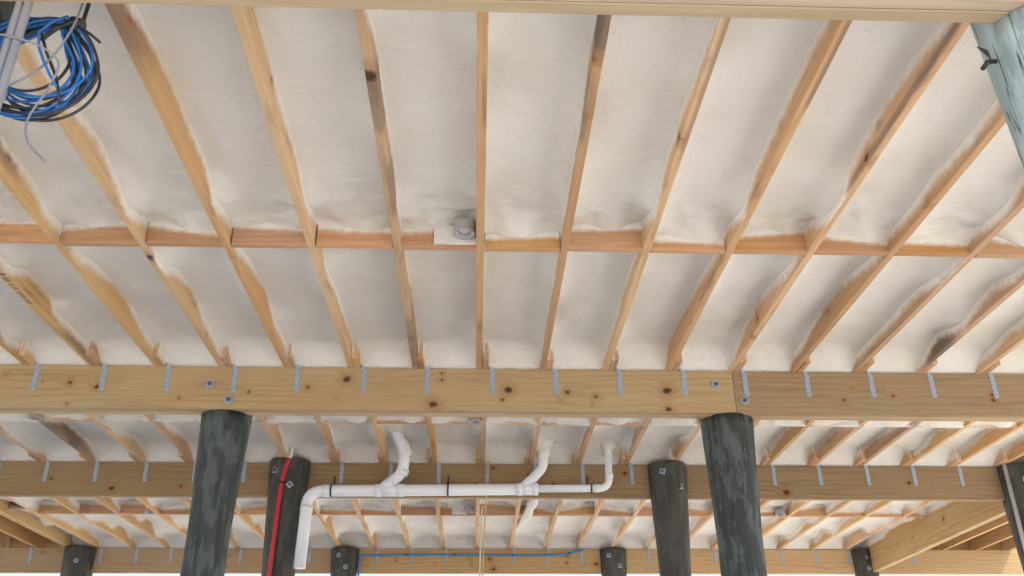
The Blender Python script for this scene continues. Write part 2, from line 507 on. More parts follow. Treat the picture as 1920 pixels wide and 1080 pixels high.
# bays: (name, y range, blocking, joist left-edge offset, k range)
HALF = {1: [(Y0 - 0.1, B1Y[0]), (B1Y[1], Y1 + 0.03)], 2: [(Y1 + 0.10, B2Y[0]), (B2Y[1], Y2 + 0.03)], 3: [(Y2 + 0.06, B3Y[0]), (B3Y[1], Y3 + 0.03)]}
OFF = {1: 0.0, 2: JW + 0.002, 3: 0.0}
KR = {1: range(-9, 11), 2: range(-10, 12), 3: range(-11, 12)}
EXT = {1: (Y0 - 0.25, Y1 + 0.24), 2: (Y1 - 0.16, Y2 + 0.19), 3: (Y2 - 0.19, Y3 + 0.14)}
SIDE = {}
for b in (1, 2, 3):
    for k in KR[b]:
        for sd in ('L', 'R'):
            for h in (0, 1):
                ya, yb = HALF[b][h]
                f = None
                if b == 1 and k in PROF and ((sd == 'R') == (k <= 0)) and PROF[k][h]:
                    f = smooth_prof(PROF[k][h])
                elif b == 2:
                    f = random_prof(ya, yb, 0.01, 0.12, 0.055)
                elif b == 3:
                    f = random_prof(ya, yb, 0.0, 0.17, 0.06)
                else:
                    f = random_prof(ya, yb, 0.02, 0.12)
                SIDE[b, k, sd, h] = f
def side_z(b, k, sd, y):
    mid = {1: B1Y[0], 2: B2Y[0], 3: B3Y[0]}[b]
    return np.where(np.asarray(y) < mid + 0.02, SIDE[b, k, sd, 0](y), SIDE[b, k, sd, 1](y))

# foam on the camera-facing side of each blocking piece
BLKZ = {}
meas1 = {-5: [.07, .105], -4: [.09, .045], -3: [.095, .08], -2: [.085, .07], -1: [.075, .11], 0: [.05, .068], 1: [.10, .115], 2: [.055, .04], 3: [.075, .115], 4: [.085, .05], 5: [.06, .05]}
for b in (1, 2, 3):
    for k in KR[b]:
        if b == 1 and k in meas1:
            BLKZ[b, k] = meas1[k]
        elif b == 2:
            BLKZ[b, k] = [rng.uniform(-.01, .02), rng.uniform(-.01, .02)]
        else:
            BLKZ[b, k] = [rng.uniform(.02, .12), rng.uniform(.02, .12)]

# ---- spray foam, one panel per joist gap and half bay
foam = thing('foam_ceiling', 'cream spray foam insulation filling the gaps between the floor joists', None, (0, 6, 0.1), kind='structure')
def foam_panel(b, k, h, x0, x1, fl, fr):
    ya, yb = HALF[b][h]
    nx = 26
    ny = int((yb - ya) / 0.028)
    xs = np.linspace(x0 - 0.010, x1 + 0.010, nx + 1)
    ys = np.linspace(ya, yb, ny + 1)
    X, Y = np.meshgrid(xs, ys)
    sd = rng.uniform(0, 90)
    N1 = np.array([[mnoise.noise(Vector((x * 3.2 + sd, y * 1.6, 0.3))) for x in xs] for y in ys])
    N2 = np.array([[mnoise.fractal(Vector((x * 9 + sd, y * 15, 4.0)), 1.0, 2.0, 3) for x in xs] for y in ys])
    N3 = np.array([[mnoise.noise(Vector((x * 1.2 + sd * 3, y * 4.2, 7.0))) for x in xs] for y in ys])
    thick = {1: .122, 2: .115, 3: .12}[b]
    z = thick + 0.012 * N1 + 0.010 * N3
    fl_, fr_ = np.minimum(fl(ys)[:, None] + 0.03, thick + .004), np.minimum(fr(ys)[:, None] + 0.03, thick + .004)
    dl, dr = np.clip(X - x0, 0, None), np.clip(x1 - X, 0, None)
    wl = np.exp(-(dl / 0.07) ** 1.3); wr = np.exp(-(dr / 0.07) ** 1.3)
    # side fillets run down the joists to the measured edge
    z = z - np.clip(z - np.maximum(fl_, 0.004), -0.03, 1) * wl
    z = z - np.clip(z - np.maximum(fr_, 0.004), -0.03, 1) * wr
    # ends
    t = (X - x0) / (x1 - x0)
    if h == 0:
        zb = BLKZ[b, k][0] * (1 - t) + BLKZ[b, k][1] * t + 0.018 * np.sin(t * 7 + sd)
        zb = np.clip(zb + (0 if b == 2 else .016), -0.006 if b == 2 else 0.012, .14)
        d = np.clip(yb - Y, 0, None)
        w = np.exp(-(d / 0.10) ** 1.3)
        z = z + (zb - z) * w
        z = z + 0.013 * N2 * np.exp(-((d - 0.12) / 0.16) ** 2)
        d0 = np.clip(Y - ya, 0, None)
        z = z + (0.02 - z) * np.exp(-(d0 / 0.08) ** 2)
    else:
        d0 = np.clip(Y - ya, 0, None)
        lip = rng.uniform(-0.012, 0.004) if (b == 2 or rng.rand() < .5) else 0.03
        z = z + (lip + 0.006 * N1 - z) * np.exp(-(d0 / 0.022) ** 1.5)
        z = z + (0.09 - z) * 0.35 * np.exp(-(d0 / 0.14) ** 2)
        d = np.clip(yb - Y, 0, None)
        edge = 0.19 + 0.035 * N1 + 0.05 * np.sin(t * 3.1)
        drop = sstep(d, 0.02, edge)
        z = 0.002 + (z - 0.002) * (0.13 + 0.87 * drop ** 0.8) * np.where(d < 0.035, d / 0.035, 1.0)
    z = z + 0.0035 * N2
    z = np.minimum(z, JH - 0.02)
    V = np.stack([X.ravel(), Y.ravel(), z.ravel()], 1)
    n = nx + 1
    F = [(j * n + i, (j + 1) * n + i, (j + 1) * n + i + 1, j * n + i + 1) for j in range(ny) for i in range(nx)]
    return link_mesh('foam_panel', V, F, M_foam, foam, ((x0 + x1) / 2, (ya + yb) / 2, 0.1), True)
ZERO = random_prof(0, 12, 0.05, 0.12)
for b in (1, 2, 3):
    ks = list(KR[b])
    for k in ks[:-1]:
        for h in (0, 1):
            foam_panel(b, k, h, k * S + OFF[b] + JW, (k + 1) * S + OFF[b], SIDE[b, k, 'R', h], SIDE[b, k + 1, 'L', h])
# end gaps of the far bay, up to the doubled joist on the left and the girder on the right
XL, XG = -4.755, 4.735
for h in (0, 1):
    BLKZ[3, 99] = [.09, .06]
    foam_panel(3, 11, h, 11 * S + JW, XG, SIDE[3, 11, 'R', h], SIDE[3, 11, 'L', h])
    foam_panel(3, 99, h, XL, -11 * S, SIDE[3, -10, 'L', h], SIDE[3, -11, 'L', h])

# ------------------------------------------------------------------ words for labels
ORD = ['', 'first', 'second', 'third', 'fourth', 'fifth', 'sixth', 'seventh', 'eighth', 'ninth', 'tenth', 'eleventh']
BAYN = {1: 'the nearest bay', 2: 'the narrow middle bay', 3: 'the farthest bay'}

def joist_label(b, k):
    if b == 1:
        sp = {0: 'straight pine floor joist touching the round grey box, centre of the nearest bay',
              -1: 'pine floor joist with a big dark knot, just left of the nearest round box',
              -6: 'pine floor joist in the nearest bay stamped with green lettering underneath',
              1: 'pine floor joist with grey stained near end, just right of the nearest round box'}
        if k in sp:
            return sp[k]
    elif k == 0:
        return 'centre pine floor joist of %s, in line with the hanging yellow string' % BAYN[b]
    return 'pine floor joist in %s, %s %s of its centre joist' % (BAYN[b], ORD[abs(k)], 'left' if k < 0 else 'right')

# ------------------------------------------------------------------ joists with their blocking
KN1 = {-1: [(2.62, -.395, .0, .028), (4.97, -.37, .01, .02)], -2: [(2.75, -.77, .09, .02)], 3: [(2.95, 1.2192, .085, .016), (3.2, 1.2192, .06, .01)],
       4: [(2.95, 1.6256, .09, .02), (3.1, 1.63, .02, .022), (4.75, 1.63, .05, .02), (4.9, 1.64, .0, .015)], 2: [(2.98, .8128, .02, .025)],
       1: [(2.5, .41, .01, .018)], -4: [(4.02, -1.6, .0, .025), (2.95, -1.59, .07, .02)], 5: [(4.7, 2.032, .08, .012)], 7: [(5.15, 2.845, .06, .03)],
       -3: [(2.4, -1.2, .05, .02)], -5: [(3.3, -2.0, .09, .022)]}
bump_ = lambda A, a, b_, f=.04: sstep(A, a - f, a + f) * (1 - sstep(A, b_ - f, b_ + f))
GRIME = {(1, 1): lambda A, U, Z: bump_(A, 1.9, 2.47, .015) + .5 * bump_(A, 2.6, 3.0) * (U < S + .02),
         (1, -1): lambda A, U, Z: bump_(A, 2.62, 2.95) * .8 + bump_(A, 3.2, 3.6) * .6 * (U > -S + .02) + bump_(A, 4.7, 5.4) * .5,
         (1, 3): lambda A, U, Z: bump_(A, 2.2, 2.75) * .7 * (U > 3 * S + .025), (1, 2): lambda A, U, Z: bump_(A, 2.2, 3.1, .2) * .6 * (U > 2 * S + .018),
         (1, 4): lambda A, U, Z: bump_(A, 2.2, 3.3, .1) * .8 * (U < 4 * S + .004) * (Z < .03), (1, -3): lambda A, U, Z: bump_(A, 2.1, 2.6, .15) * .7,
         (1, 0): lambda A, U, Z: bump_(A, 2.6, 2.9, .05) * .6 * (U > .02), (1, -6): lambda A, U, Z: bump_(A, 4.95, 5.5, .1) * .7 * (U > -6 * S + .03),
         (1, 7): lambda A, U, Z: bump_(A, 4.9, 5.3, .1) * .9, (2, -8): lambda A, U, Z: bump_(A, 6.5, 7.3, .2) * .9, (1, -5): lambda A, U, Z: bump_(A, 3.0, 3.4) * .7 * (Z > .04)}
def make_joist(b, k):
    x0 = k * S + OFF[b]
    ya, yb = EXT[b]
    def spray(A, U, Z):
        out = np.zeros(len(A))
        for sd in ('L', 'R'):
            zs = side_z(b, k, sd, A)
            on = (U < x0 + JW / 2) if sd == 'L' else (U >= x0 + JW / 2)
            fz = sstep(Z, zs - 0.065, zs + 0.04)
            # on the narrow underside only where the foam edge reaches it
            out = np.where(on, np.maximum(out, fz), out)
        bot = Z < 0.0015
        edge = np.minimum(np.abs(U - x0), np.abs(U - x0 - JW)) < 0.006
        out = np.where(bot & ~edge, out * 0.12, out)
        return out
    kn = rknots(ya, yb, x0, x0 + JW, 0.0, 0.12, 0.9, .005, .016) + (KN1.get(k, []) if b == 1 else [])
    o = board('floor_joist', M_joist, 1, ya, yb, x0, x0 + JW, 0.0, JH, None, (x0 + JW / 2, (ya + yb) / 2, 0.0),
              step=0.035, nside=14, nbot=3, knots=kn, spray=spray, bow=random.uniform(-.004, .004), grime=GRIME.get((b, k)))
    tag(o, joist_label(b, k), 'joist', 'floor joists of ' + BAYN[b])
    # the block between this joist and the next one to the right
    last = max(KR[b])
    if k != last or b == 3:
        bx0 = x0 + JW + 0.0015
        bx1 = ((k + 1) * S + OFF[b] - 0.0015) if k != last else XG - 0.002
        by = {1: B1Y, 2: B2Y, 3: B3Y}[b]
        jz = random.uniform(-.0025, .0025); jy = random.uniform(-.006, .004)
        zl, zr = BLKZ[b, k]
        def bs(A, U, Z):
            t = (A - bx0) / (bx1 - bx0)
            zz = zl * (1 - t) + zr * t
            f = sstep(Z, zz - 0.030, zz + 0.022)
            f = np.where((Z < 0.004) & (b != 2), f * 0.15, f)
            return f
        board('blocking', M_block, 0, bx0, bx1, by[0] + jy, by[1] + jy, 0.001 + jz, JH, o, ((bx0 + bx1) / 2, by[0], 0.0),
              step=0.03, nside=12, nbot=2, spray=bs,
              knots=rknots(bx0, bx1, by[0], by[1], 0, .1, 1.0, .005, .012))
    return o
joists = {}
for b in (1, 2, 3):
    for k in KR[b]:
        joists[b, k] = make_joist(b, k)

# lumber stamp on the underside of one joist: slanted strokes of worn lettering
m = MB()
x0 = -6 * S
for y, dx, w, ln in ((4.215, .004, .020, .026), (4.262, .0, .007, .028), (4.285, .002, .006, .026), (4.33, -.002, .009, .027), (4.372, .0, .009, .028),
                     (4.425, .0, .009, .029), (4.447, .002, .006, .022), (4.468, -.002, .009, .028), (4.515, .0, .006, .024), (4.545, .0, .010, .022)):
    a = 0.55
    c = Vector((x0 + JW / 2 + dx, y, -0.0012))
    d = Vector((math.cos(a), math.sin(a), 0)); e = Vector((-d.y, d.x, 0))
    q = [c + d * ln / 2 * s1 + e * w / 2 * s2 for s1, s2 in ((-1, -1), (1, -1), (1, 1), (-1, 1))]
    m = MB(); m.add([(p.x, p.y, p.z) for p in q] + [(p.x, p.y, p.z + 0.0009) for p in q], [(3, 2, 1, 0), (4, 5, 6, 7), (0, 1, 5, 4), (1, 2, 6, 5), (2, 3, 7, 6), (3, 0, 4, 7)])
    m.build('stamp_letter', M_stamp, joists[1, -6])

# joists outside the insulated floor: a doubled one on the left, then open deck framing on both sides
def outer_joist(x, label, grp, ya=EXT[3][0], yb=EXT[3][1], n=1):
    if n == 1:
        o = board('deck_joist', M_joist, 1, ya, yb, x, x + JW, 0.0, JH, None, (x, (ya + yb) / 2, 0), step=.1, nside=6, nbot=2,
                  knots=rknots(ya, yb, x, x + JW, 0, .2, 1.2))
        return tag(o, label, 'joist', grp)
    t = thing('doubled_joist', label, 'joist', (x, (ya + yb) / 2, 0))
    for i in range(n):
        board('ply', M_joist, 1, ya, yb, x + i * 0.041, x + i * 0.041 + JW, 0.002 * i, JH, t, None, step=.1, nside=6, nbot=2,
              knots=rknots(ya, yb, x, x + JW, 0, .2, 1.2))
    return t
outer_joist(XL - 0.079, 'doubled pine joist closing the left edge of the foam in the farthest bay', None, n=2)
outer_joist(-5.19, 'bare deck joist beyond the doubled joist at the far left, nearer one', 'open deck joists at the far left')
outer_joist(-5.60, 'bare deck joist beyond the doubled joist at the far left, outer one', 'open deck joists at the far left')
for i, x in enumerate((5.29, 5.70, 6.12, 6.53)):
    outer_joist(x, 'bare deck joist beyond the right girder, %s from it' % ORD[i + 1], 'open deck joists at the far right')

# ------------------------------------------------------------------ beams, straps, bolts
def strap_mesh():
    """twist strap: flat on the beam face, turning at the top onto the joist side. local origin: beam top edge"""
    m = MB()
    w, th = 0.031, 0.0016
    path = []
    for z in np.linspace(-0.168, -0.012, 7):
        path.append((Vector((0, -0.0022, z)), 0.0))
    for q in np.linspace(0.15, 1, 7):
        path.append((Vector((-0.019 * q, -0.003 + 0.010 * q, -0.012 + 0.062 * q)), q * math.pi / 2))
    for z in (0.08, 0.13):
        path.append((Vector((-0.019, 0.007, z)), math.pi / 2))
    v = []
    for p, a in path:
        d = Vector((math.cos(a), math.sin(a), 0)); n = Vector((-d.y, d.x, 0))
        for s1, s2 in ((-1, -1), (1, -1), (1, 1), (-1, 1)):
            v.append(p + d * w / 2 * s1 + n * th / 2 * s2)
    f = [(i * 4 + k, i * 4 + (k + 1) % 4, i * 4 + 4 + (k + 1) % 4, i * 4 + 4 + k) for i in range(len(path) - 1) for k in range(4)]
    f += [(3, 2, 1, 0), tuple(len(v) - 4 + k for k in range(4))]
    m.add(v, f, 0)
    for i, z in enumerate((-0.157, -0.140, -0.118, -0.097, -0.075, -0.053, -0.032, -0.014)):
        c = Vector((0.007 if i % 2 else -0.007, -0.0032, z))
        ring = [c + Vector((0.0034 * math.cos(q), -0.0014, 0.0034 * math.sin(q))) for q in np.linspace(0, 2 * math.pi, 7)[:-1]]
        base = [p + Vector((0, 0.003, 0)) for p in ring]
        m.add(base + ring, [tuple(range(6, 12))] + [(j, (j + 1) % 6, 6 + (j + 1) % 6, 6 + j) for j in range(6)], 1)
    me = bpy.data.meshes.new('strap')
    me.from_pydata([tuple(q) for q in m.v], [], m.f)
    me.materials.append(M_galv); me.materials.append(M_nail)
    me.polygons.foreach_set('material_index', m.m)
    return me
STRAP = strap_mesh()
def put_strap(parent, x, yface):
    o = bpy.data.objects.new('strap', STRAP)
    COL.objects.link(o)
    o.parent = parent
    o.location = Vector((x, yface, 0)) - Vector(parent['o'])
    o.rotation_euler = (0, random.uniform(-.02, .02), 0)

def bolt_mesh(square):
    m = MB()
    s = 0.026
    n = 4 if square else 16
    a0 = math.pi / 4 if square else 0
    r = s * (1.25 if square else 1.0)
    def disc(r, n, y0, y1, mi, a0=0.0):
        v = [(r * math.cos(a0 + 2 * math.pi * k / n), y, r * math.sin(a0 + 2 * math.pi * k / n)) for y in (y0, y1) for k in range(n)]
        f = [(k, (k + 1) % n, n + (k + 1) % n, n + k) for k in range(n)] + [tuple(range(n, 2 * n)), tuple(reversed(range(n)))]
        m.add(v, f, mi)
    disc(r, n, 0.004, -0.004, 0, a0)
    disc(0.0145, 6, -0.004, -0.016, 1, 0.3)
    disc(0.008, 8, -0.016, -0.030, 1)
    me = bpy.data.meshes.new('bolt')
    me.from_pydata(m.v, [], m.f)
    me.materials.append(M_galv); me.materials.append(M_nail)
    me.polygons.foreach_set('material_index', m.m)
    return me
BOLT_R, BOLT_S = bolt_mesh(False), bolt_mesh(True)
def put_bolt(parent, x, y, z, sq=False, spin=0.0, yaw=0.0):
    o = bpy.data.objects.new('bolt', BOLT_S if sq else BOLT_R)
    COL.objects.link(o)
    o.parent = parent
    o.location = Vector((x, y, z)) - Vector(parent['o'])
    o.rotation_euler = (0, spin, yaw)

def beam_ply(parent, x0, x1, y0, y1, dz=0.0, knots=None, fine=0.02, nside=20, mat=None):
    rk = rknots(x0, x1, y0, y1, -BD, 0, 0.7, .003, .006)
    return board('ply', mat or M_beam, 0, x0, x1, y0, y1, -BD + dz, -0.001, parent, ((x0 + x1) / 2, y0, -BD), step=fine, nside=nside, nbot=2,
                 knots=(knots or []) + rk)
# near beam overhead
t0 = thing('floor_beam', 'pine beam seen from below along the top edge of the picture', 'beam', (0, Y0, -BD), 'floor beams')
for i, (a, b_) in enumerate(((-.0480, 0), (-.0955, -.0495), (-.143, -.097))):
    beam_ply(t0, -3.9, 4.2, Y0 + a, Y0 + b_, 0.0015 * i, None, 0.04, 8, M_beam0)
# bolted beam in the middle
KB1 = [(-2.931, -.067, .009), (-2.528, -.117, .014), (-2.359, -.143, .016), (-2.514, -.256, .010), (-2.697, -.104, .007), (-1.843, -.212, .010), (-1.415, -.17, .011), (-1.055, -.135, .013),
       (-.816, -.079, .022), (-.873, -.201, .007), (-.267, -.241, .024), (-.218, -.077, .011), (-.216, -.033, .010), (.204, -.141, .024), (.167, -.206, .012), (.579, -.152, .015), (.757, -.183, .013),
       (.533, -.206, .007), (.73, -.243, .008), (1.215, -.136, .025), (1.215, -.261, .018), (2.415, -.099, .010), (2.347, -.19, .013), (2.671, -.155, .014), (3.318, -.146, .013), (3.319, -.182, .014)]
KB1 = [(x, Y1, z, r) for x, z, r in KB1]
XJ = 1.645
t1 = thing('floor_beam', 'knotty pine beam bolted onto the two big pilings, with a butt joint at right', 'beam', (0, Y1, -BD), 'floor beams')
beam_ply(t1, -4.2, XJ, Y1, Y1 + JW, 0, KB1)
beam_ply(t1, XJ + 0.004, 4.6, Y1 + 0.003, Y1 + JW + 0.0005, -0.008, KB1, mat=M_beam2)
beam_ply(t1, -4.2, -0.4, Y1 + JW + 0.001, Y1 + 2 * JW, 0.003, None, .06, 5)
beam_ply(t1, -0.398, 4.6, Y1 + JW + 0.001, Y1 + 2 * JW, -0.004, None, .06, 5)
beam_ply(t1, -4.2, 1.5, Y1 + 2 * JW + 0.001, Y1 + 3 * JW, -0.001, None, .06, 5)
beam_ply(t1, 1.502, 4.6, Y1 + 2 * JW + 0.001, Y1 + 3 * JW, -0.006, None, .06, 5)
for k in range(-9, 11):
    put_strap(t1, k * S + 0.1029 + random.uniform(-.008, .008), Y1 - (0 if k * S < XJ - .1 else -.003))
for x, z in ((-1.664, -.119), (-1.535, -.222), (1.532, -.093)):
    put_bolt(t1, x, Y1 - 0.004, z)
put_bolt(t1, 1.705, Y1 - 0.003, -.200)
# middle beam behind the drain pipe
KB2 = [(-3.512, -.144, .015), (-3.002, -.222, .018), (-2.443, -.206, .014), (-3.027, -.115, .007), (-3.583, -.216, .007), (.148, -.033, .014), (.006, -.167, .012), (.45, -.096, .016), (.656, -.168, .014), (1.266, -.073, .018), (2.63, -.231, .027), (3.702, -.143, .018)]
KB2 = [(x, Y2, z, r) for x, z, r in KB2]
t2 = thing('floor_beam', 'pine beam behind the white drain pipe, carried by the two dark pilings', 'beam', (0, Y2, -BD), 'floor beams')
beam_ply(t2, -5.4, 1.60, Y2, Y2 + JW, 0, KB2, mat=M_beam2)
beam_ply(t2, 1.604, 4.75, Y2 + 0.001, Y2 + JW, -0.002, KB2, mat=M_beam2)
beam_ply(t2, -5.4, 4.75, Y2 + JW + 0.001, Y2 + 2 * JW, 0.002, None, .08, 5)
for k in range(-10, 12):
    x = k * S + 0.0995
    if -1.75 < x < -1.40 or 1.45 < x < 1.82:
        continue
    put_strap(t2, x + random.uniform(-.008, .008), Y2)
# far beam
KB3 = [(-1.284, -.195, .013), (-.94, -.138, .010), (-.484, -.162, .009), (-.066, -.124, .012), (-.052, -.18, .012), (.17, -.118, .018), (.215, -.235, .022), (1.104, -.084, .015), (1.095, -.159, .014), (1.447, -.171, .022),
       (-5.096, -.049, .015), (-2.913, -.087, .012), (-2.928, -.21, .010), (3.1, -.2, .016), (2.4, -.12, .014)]
KB3 = [(x, Y3, z, r) for x, z, r in KB3]
t3 = thing('floor_beam', 'farthest pine beam, carrying the thin blue water line', 'beam', (0, Y3, -BD), 'floor beams')
beam_ply(t3, -7.0, -1.6, Y3, Y3 + JW, 0, KB3, .03, 14)
beam_ply(t3, -1.597, 1.66, Y3, Y3 + JW, -.001, KB3, .03, 14)
beam_ply(t3, 1.663, 7.2, Y3, Y3 + JW, 0.001, KB3, .03, 14)
beam_ply(t3, -7.0, 7.2, Y3 + JW + 0.001, Y3 + 2 * JW, 0.002, None, .1, 5)
for k in range(-13, 14):
    x = k * S + 0.0573
    if any(abs(x - c) < 0.19 for c in (-1.55, 1.66, -4.66, 4.72)):
        continue
    put_strap(t3, x + random.uniform(-.008, .008), Y3)
tb = thing('rim_board', 'rim board closing the joist ends above the farthest beam', 'board', (0, Y3 + .142, 0))
for i, (a, b_) in enumerate(((-7.0, -3.4), (-3.398, .3), (.302, 3.9), (3.902, 7.2))):
    board('board', M_beam, 0, a, b_, Y3 + .142, Y3 + .18, 0.0, JH, tb, None, step=.1, nside=5, nbot=1, knots=rknots(a, b_, Y3 + .142, Y3 + .142, .03, .25, 1.5))
# side girder on the right, along the joists
tg = thing('side_girder', 'doubled pine girder running away along the right edge of the foam', 'beam', (XG, 9.4, -BD))
for i in range(2):
    board('ply', M_beamy, 1, Y2 + 0.10, Y3 - 0.004, XG + i * 0.0395, XG + i * 0.0395 + JW, -BD + .003 * i, -0.002, tg, None, step=.05, nside=12, nbot=2,
          knots=[(9.15, XG, -.10, .02), (9.9, XG, -.12, .013), (10.3, XG, -.11, .012)] if i == 0 else [])
board('rim_joist', M_joist, 1, Y2 - .1, Y3 + .1, XG, XG + JW, 0.0, JH, tg, None, step=.05, nside=8, nbot=2,
      spray=lambda A, U, Z: sstep(Z, side_z(3, 5, 'L', A) - .02, side_z(3, 5, 'L', A) + .02), knots=[])

# ------------------------------------------------------------------ pilings
def piling(name, label, cx, cy, r, notch, grp, mat, lean=(0, 0), taper=0.045, top=None):
    """notch: ('front', y) cuts the upper part away in front of y; ('back', y) behind y. Shoulder at the beam underside"""
    t = thing(name, label, 'piling', (cx, cy, -Z0), grp)
    n = 56
    zs = [-Z0 - 0.3] + list(np.linspace(-Z0 + 0.2, -BD - 0.001, 46))
    sd = random.uniform(0, 50)
    V, F = [], []
    side, yc = notch
    zt = top if top is not None else 0.0
    def ringpt(a, z, clip=False):
        dep = -BD - z
        rr = max(r * 0.80, r - taper * dep)
        rr *= 1 + 0.018 * mnoise.noise(Vector((math.cos(a) * 1.6 + sd, math.sin(a) * 1.6, z * 0.8))) \
            + 0.012 * mnoise.noise(Vector((math.cos(a) * 6 + sd, math.sin(a) * 6, z * 1.6)))
        x, y = cx + lean[0] * dep + rr * math.cos(a), cy + lean[1] * dep + rr * math.sin(a)
        if clip:          # the tongue above the shoulder, in front of or behind the beam
            y = min(y, yc) if side == 'back' else max(y, yc)
        return x, y, z
    lev = [(z, False) for z in zs] + [(zs[-1] + .0002, True)] + [(z, True) for z in np.linspace(-BD + .03, zt - .012, 6)]
    for z, cl in lev:
        for k in range(n):
            V.append(ringpt(2 * math.pi * k / n, z, cl))
    # slightly rounded top rim
    for k in range(n):
        x, y, z = ringpt(2 * math.pi * k / n, zt - .012, True)
        V.append((cx + (x - cx) * .955, cy + (y - cy) * .955, zt))
    for i in range(len(lev)):
        for k in range(n):
            F.append((i * n + k, i * n + (k + 1) % n, (i + 1) * n + (k + 1) % n, (i + 1) * n + k))
    sm = [True] * len(F)
    F.append(tuple(len(lev) * n + k for k in range(n))); sm.append(False)
    o = link_mesh('shaft', V, F, mat, t, None, sm)
    return t
GP = 'round timber pilings'
piling('timber_piling', 'timber piling with sky light painted into its colour, close at the top right corner', 1.675, 2.03, .158, ('front', Y0 + 0.002), GP, M_post_skylit)
piling('timber_piling', 'timber piling behind the steel conduit at the top left corner', -1.515, 2.03, .155, ('front', Y0 + 0.002), GP, M_post)
piling('timber_piling', 'thick grey green piling under the bolted beam, left of the red pipe', -1.575, 5.60, .155, ('front', Y1 + 3 * JW + .002), GP, M_post, (-0.012, 0))
piling('timber_piling', 'thick blue grey piling under the butt joint of the bolted beam', 1.618, 5.60, .168, ('front', Y1 + 3 * JW + .002), GP, M_post)
p2 = piling('timber_piling', 'dark brown piling with the red pipe tied to its face', -1.560, 7.60, .158, ('back', Y2 - 0.002), GP, M_post2, (-0.006, 0), top=0.012)
put_bolt(p2, -1.648, 7.464, -.100, True, 0.2, -.5); put_bolt(p2, -1.515, 7.440, -.225, True, 0.8, .1)
p2r = piling('timber_piling', 'dark brown piling just left of the thick blue grey piling', 1.628, 7.60, .155, ('back', Y2 - 0.002), GP, M_post2, top=0.0)
put_bolt(p2r, 1.560, 7.454, -.094, True, 0.3, -.35); put_bolt(p2r, 1.70, 7.462, -.218, True, 0.05, .35)
p2f = piling('timber_piling', 'dark piling cut off by the right edge, at the end of the middle beam', 4.665, 7.60, .16, ('back', Y2 - 0.002), GP, M_post2)
put_bolt(p2f, 4.63, 7.436, -.15, True, 0.2, 0)
c = MB(); c.tube([(4.515, 7.50, -Z0), (4.515, 7.50, 0.1)], 0.017, 12)
tag(c.build('grey_conduit', M_emt, None, (4.515, 7.50, -Z0)), 'straight grey conduit up the left side of the right edge piling', 'pipe')
p3 = piling('timber_piling', 'short looking far piling left of centre where the blue line turns down', -1.55, 11.22, .155, ('back', Y3 - 0.002), GP, M_post2)
put_bolt(p3, -1.607, 11.068, -.102, True, .1, -.3); put_bolt(p3, -1.516, 11.062, -.238, True, .1, .1)
p3 = piling('timber_piling', 'short looking far piling right of centre beneath the far beam', 1.655, 11.22, .150, ('back', Y3 - 0.002), GP, M_post2)
put_bolt(p3, 1.585, 11.078, -.097, True, .1, -.4); put_bolt(p3, 1.712, 11.074, -.22, True, .1, .4)
p3 = piling('timber_piling', 'far piling at the left edge beside the doubled joist', -4.655, 11.22, .172, ('back', Y3 - 0.002), GP, M_post2)
put_bolt(p3, -4.62, 11.045, -.176)
p3 = piling('timber_piling', 'far piling at the right where the side girder ends', 4.715, 11.22, .14, ('back', Y3 - 0.002), GP, M_post2)
put_bolt(p3, 4.70, 11.077, -.113); put_bolt(p3, 4.70, 11.077, -.238)

# bracket on the near right piling
h = thing('bolt_stub', 'black bolt stub with a bent washer on the near right piling', 'bolt', (1.52, 2.0, -.44))
hx = Vector((1.490, 2.02, -.400))
m = MB(); m.tube([hx + Vector((0.02, 0, 0)), hx + Vector((-.012, -.01, -.012)), hx + Vector((-.036, -.016, -.042))], 0.0070, 10)
m.build('stub', M_black, h)
m = MB()
pl = [Vector((1.49, 2.01, -.368)), Vector((1.455, 2.0, -.362)), Vector((1.485, 2.0, -.408))]
m.add([tuple(p) for p in pl] + [tuple(p + Vector((0.002, .006, 0))) for p in pl], [(0, 1, 2), (5, 4, 3), (0, 3, 4, 1), (1, 4, 5, 2), (2, 5, 3, 0)])
m.build('washer', M_black, h)

# ------------------------------------------------------------------ white drain pipe
YP = 7.455
D = thing('drain_pipe', 'white plastic drain pipe with three branches hung below the middle beam', 'pipe', (-1.362, YP, -0.89))
r1, r2 = 0.0465, 0.0305
zl = lambda x: -0.272 + (x + 1.27) * 0.0125
pts = fillet([(-1.372, YP, -0.888), (-1.362, YP, -0.29), (-1.362, YP, -0.273), (-1.20, YP, zl(-1.2)), (0.44, YP, zl(.44))], 0.115, 8)
m = MB(); m.tube(fillet([(-1.374, YP, -0.885), (-1.362, YP, zl(-1.36)), (0.44, YP, zl(.44))], 0.12, 10), r1, 20); m.build('pipe_run', M_pvc, D)
m = MB(); m.tube([(-1.3635, YP, -.45), (-1.3625, YP, -.395)], r1 + .004, 20); m.build('elbow_hub', M_pvc, D)
m = MB(); m.tube([(-1.243, YP, zl(-1.243)), (-1.185, YP, zl(-1.185))], r1 + .004, 20); m.build('elbow_hub', M_pvc, D)
m = MB(); m.tube(fillet([(0.40, YP, zl(.4) + .004), (1.105, YP, zl(1.1) + .004), (1.112, YP, 0.16)], 0.085, 9), r2, 18); m.build('pipe_run', M_pvc, D)
m = MB(); m.tube([(1.110, YP, -.155), (1.1105, YP, -.115)], r2 + .003, 18); m.build('elbow_hub', M_pvc, D)
m = MB(); m.tube([(.985, YP, zl(1) + .004), (1.022, YP, zl(1) + .004)], r2 + .003, 18); m.build('elbow_hub', M_pvc, D)
